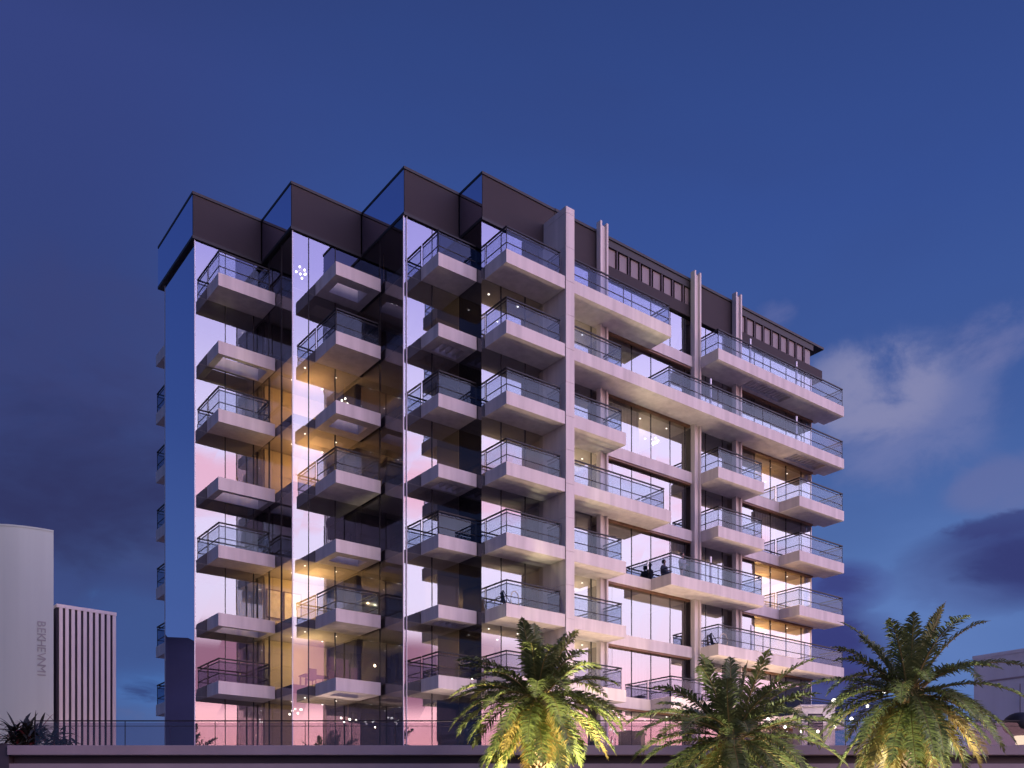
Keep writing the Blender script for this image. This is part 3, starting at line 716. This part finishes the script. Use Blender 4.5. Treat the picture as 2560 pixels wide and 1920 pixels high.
def sling(u, v, k, rz, label):
    E_ = empty('sling_chair', bpos(u, v, k), TH+rz, label, 'chair', 'dark sling chairs on the balconies')
    f = MB()
    for sx in (-.28, .28):
        f.tube([(sx, -.35, 0), (sx, .30, 1.05)], .02, 6); f.tube([(sx, .35, 0), (sx, -.32, .48)], .02, 6)
    f.tube([(-.28, .30, 1.05), (.28, .30, 1.05)], .02, 6); f.tube([(-.28, -.32, .48), (.28, -.32, .48)], .02, 6); f.build('frame', M['trim'], E_)
    pr = [(-.32, .46), (-.1, .34), (.1, .38), (.22, .7), (.29, 1.03)]
    s_ = MB()
    for a_, b_ in zip(pr[:-1], pr[1:]): s_.poly([(-.26, a_[0], a_[1]), (.26, a_[0], a_[1]), (.26, b_[0], b_[1]), (-.26, b_[0], b_[1]), (-.26, a_[0], a_[1]-.02), (.26, a_[0], a_[1]-.02), (.26, b_[0], b_[1]-.02), (-.26, b_[0], b_[1]-.02)], [(0, 1, 2, 3), (7, 6, 5, 4), (0, 4, 5, 1), (0, 3, 7, 4), (1, 5, 6, 2)])
    s_.build('sling_seat', M['cloth_grey'], E_)
sling(27.5, 36.7, 1, 1.2, 'dark folding sling chair on the fin wall balcony above the left palm')
sling(42.2, 36.7, 1, 1.0, 'dark sling chair at the left corner of the long lower right balcony')
TB = empty('side_table', bpos(38.5, 36.6, 0), TH, 'small black table on the low balcony just above the middle palm', 'table')
MB().tube([(0, 0, .70), (0, 0, .74)], .36, 16).build('table_top', M['trim'], TB); MB().tube([(0, 0, .03), (0, 0, .70)], .03, 8).build('leg', M['trim'], TB); MB().tube([(0, 0, 0), (0, 0, .03)], .24, 14).build('base', M['trim'], TB)
# table and chairs silhouetted in the flat of the second bay (room below slab 1)
D = empty('dining_table', wpt(21.6, 45.2, zs(0)+.505), TH, 'dark dining table inside the dim lit flat above the ground floor, second bay', 'table')
MB().box(-.7, .7, -.4, .4, .70, .75).build('table_top', M['inner_wood'], D)
for sx in (-.62, .62):
    for sy in (-.33, .33): MB().box(sx-.03, sx+.03, sy-.03, sy+.03, 0, .698).build('leg', M['inner_wood'], D)
for i, (u, v, rz, lb) in enumerate(((21.1, 44.6, 3.14, 'dark dining chair left of the table in the dim second bay flat'), (22.2, 44.6, 3.14, 'dark dining chair right of the table in the dim second bay flat'))):
    E_ = empty('dining_chair', wpt(u, v, zs(0)+.505), TH+rz, lb, 'chair', 'dining chairs in the second bay flat')
    MB().box(-.22, .22, -.22, .22, .42, .47).build('seat', M['inner_wood'], E_); MB().box(-.22, .22, .18, .22, .471, .95).build('backrest', M['inner_wood'], E_)
    for sx in (-.19, .19):
        for sy in (-.19, .19): MB().box(sx-.02, sx+.02, sy-.02, sy+.02, 0, .418).build('leg', M['inner_wood'], E_)
for i in range(6):
    p = wpt(20.2+i*.28+(.12 if i > 2 else 0), 47.35, 13.062); hb = .26+.05*(i*7 % 3)
    o = MB().tube([(0, 0, 0), (0, 0, hb*.62), (0, 0, hb*.75), (0, 0, hb)], [.04, .04, .015, .015], 8).build('bottle', M['bottle'], None, smooth=True)
    o.location = p; tag(o, 'dark bottle standing on the lit shelf below the framed pictures', 'bottle', 'bottles on the lit shelf')
# ------------------------------------------------------------------ people on the balcony
def person(u, v, z, rz, label, top, seated=False):
    me = bpy.data.meshes.new('person'); V = []; Ed = []; Rd = []
    def add(p, r, prev=None):
        V.append(p); Rd.append(r)
        if prev is not None: Ed.append((prev, len(V)-1))
        return len(V)-1
    dz = -.42 if seated else 0
    pel = add((0, 0, .95+dz), .15); wa = add((0, .01, 1.12+dz), .13, pel); ch = add((0, .02, 1.34+dz), .155, wa); nk0 = add((0, .01, 1.47+dz), .08, ch); nk = add((0, -.005, 1.54+dz), .05, nk0)
    jaw = add((0, -.03, 1.60+dz), .07, nk); hd = add((0, -.015, 1.68+dz), .095, jaw); add((0, 0, 1.75+dz), .07, hd)
    for s_ in (-1, 1):
        sh = add((s_*.17, .01, 1.40+dz), .06, ch); elb = add((s_*.24, -.06, 1.14+dz), .042, sh); wr = add((s_*.15, -.30, 1.10+dz), .028, elb); hn = add((s_*.13, -.37, 1.10+dz), .03, wr)
        for q in (-.02, 0, .02): add((s_*.13+q, -.43, 1.08+dz), .009, hn)
        add((s_*.09, -.39, 1.12+dz), .009, hn)
        if seated:
            hp = add((s_*.10, -.02, .50), .10, pel); kn = add((s_*.12, -.43, .50), .065, hp); an = add((s_*.12, -.42, .09), .04, kn)
        else:
            hp = add((s_*.09, 0, .86), .10, pel); kn = add((s_*.11, -.01, .48), .062, hp); an = add((s_*.11, .03, .08), .04, kn)
        add((s_*.12, (-.58 if seated else -.13), .04), .03, an)
    me.from_pydata(V, Ed, []); o = bpy.data.objects.new('person', me); COL.objects.link(o)
    sk = o.modifiers.new('skin', 'SKIN'); sub = o.modifiers.new('sub', 'SUBSURF'); sub.levels = 1; sub.render_levels = 2
    for i, sv in enumerate(me.skin_vertices[0].data): sv.radius = (Rd[i], Rd[i]); sv.use_root = (i == 0)
    me.materials.append(M['skin'])
    o.location = wpt(u, v, z); o.rotation_euler = (0, 0, TH+rz)
    tag(o, label, 'person')
    def shell(name, pts, rr_, mat):
        s2 = MB().tube(pts, rr_, 12).build(name, mat, o, smooth=True); return s2
    j = shell('jacket', [(0, 0, .90+dz), (0, .01, 1.05+dz), (0, .01, 1.2+dz), (0, .02, 1.36+dz), (0, .01, 1.47+dz)], [.20, .19, .195, .215, .09], top)
    for s_ in (-1, 1):
        shell('sleeve', [(s_*.15, .01, 1.42+dz), (s_*.24, -.06, 1.14+dz), (s_*.165, -.26, 1.105+dz)], [.085, .065, .045], top)
        if seated: shell('trouser_leg', [(s_*.09, 0, .50), (s_*.12, -.43, .50), (s_*.12, -.42, .10)], [.125, .09, .065], M['cloth_grey'])
        else: shell('trouser_leg', [(s_*.09, 0, .92), (s_*.11, -.01, .48), (s_*.11, .03, .08)], [.13, .09, .065], M['cloth_grey'])
    MB().ball((0, .035, 1.70+dz), .118, 12, 8, 1.05).build('hair', M['hair'], o, smooth=True)
    return o
zf = zs(2)+.30
person(38.45, 37.05, zf, .15, 'person with dark hair in grey, seated at the left corner of the long balcony', M['cloth_grey'], True)
person(39.35, 36.55, zf, .2, 'person with short dark hair standing behind the rail of the long balcony', M['cloth_pale'])
ST_ = empty('stool', wpt(38.45, 37.05, zf), TH+.15, 'low stool under the seated person on the long balcony', 'stool')
MB().tube([(0, 0, .36), (0, 0, .40)], .2, 14).build('seat', M['trim'], ST_)
for q in (45, 135, 225, 315): MB().tube([(.13*math.cos(R(q)), .13*math.sin(R(q)), .36), (.18*math.cos(R(q)), .18*math.sin(R(q)), 0)], .014, 6).build('leg', M['trim'], ST_)

# added warm fill without fixtures, brightens the balcony soffits from below
for i, (x, y, pw, c_) in enumerate(((-9, 47.5, 220, (1, .72, .62)), (-3, 44.6, 300, (1, .74, .62)), (2.5, 44.2, 800, (1, .72, .52)), (6.5, 46.2, 1500, (1, .72, .50)), (10.5, 49.5, 1700, (1, .72, .50)), (14.6, 54.0, 1600, (1, .70, .50)), (17.5, 57, 1400, (1, .70, .50)))):
    l = bpy.data.lights.new('soffit_fill', 'SPOT'); l.energy = pw; l.color = c_; l.spot_size = R(150); l.spot_blend = 1; l.shadow_soft_size = .3
    o = bpy.data.objects.new('soffit_fill', l); COL.objects.link(o); o.location = (x, y, 6.6); o.rotation_euler = (R(180), 0, 0)

for p in ((4.0, 41.2, 1.2), (11.5, 41.2, 1.2), (18.0, 41.2, 1.2)):  # added unseen fill, warms the lower podium band
    l = bpy.data.lights.new('podium_fill', 'POINT'); l.energy = 70; l.color = (1, .58, .34); l.shadow_soft_size = .1
    o = bpy.data.objects.new('podium_fill', l); COL.objects.link(o); o.location = p
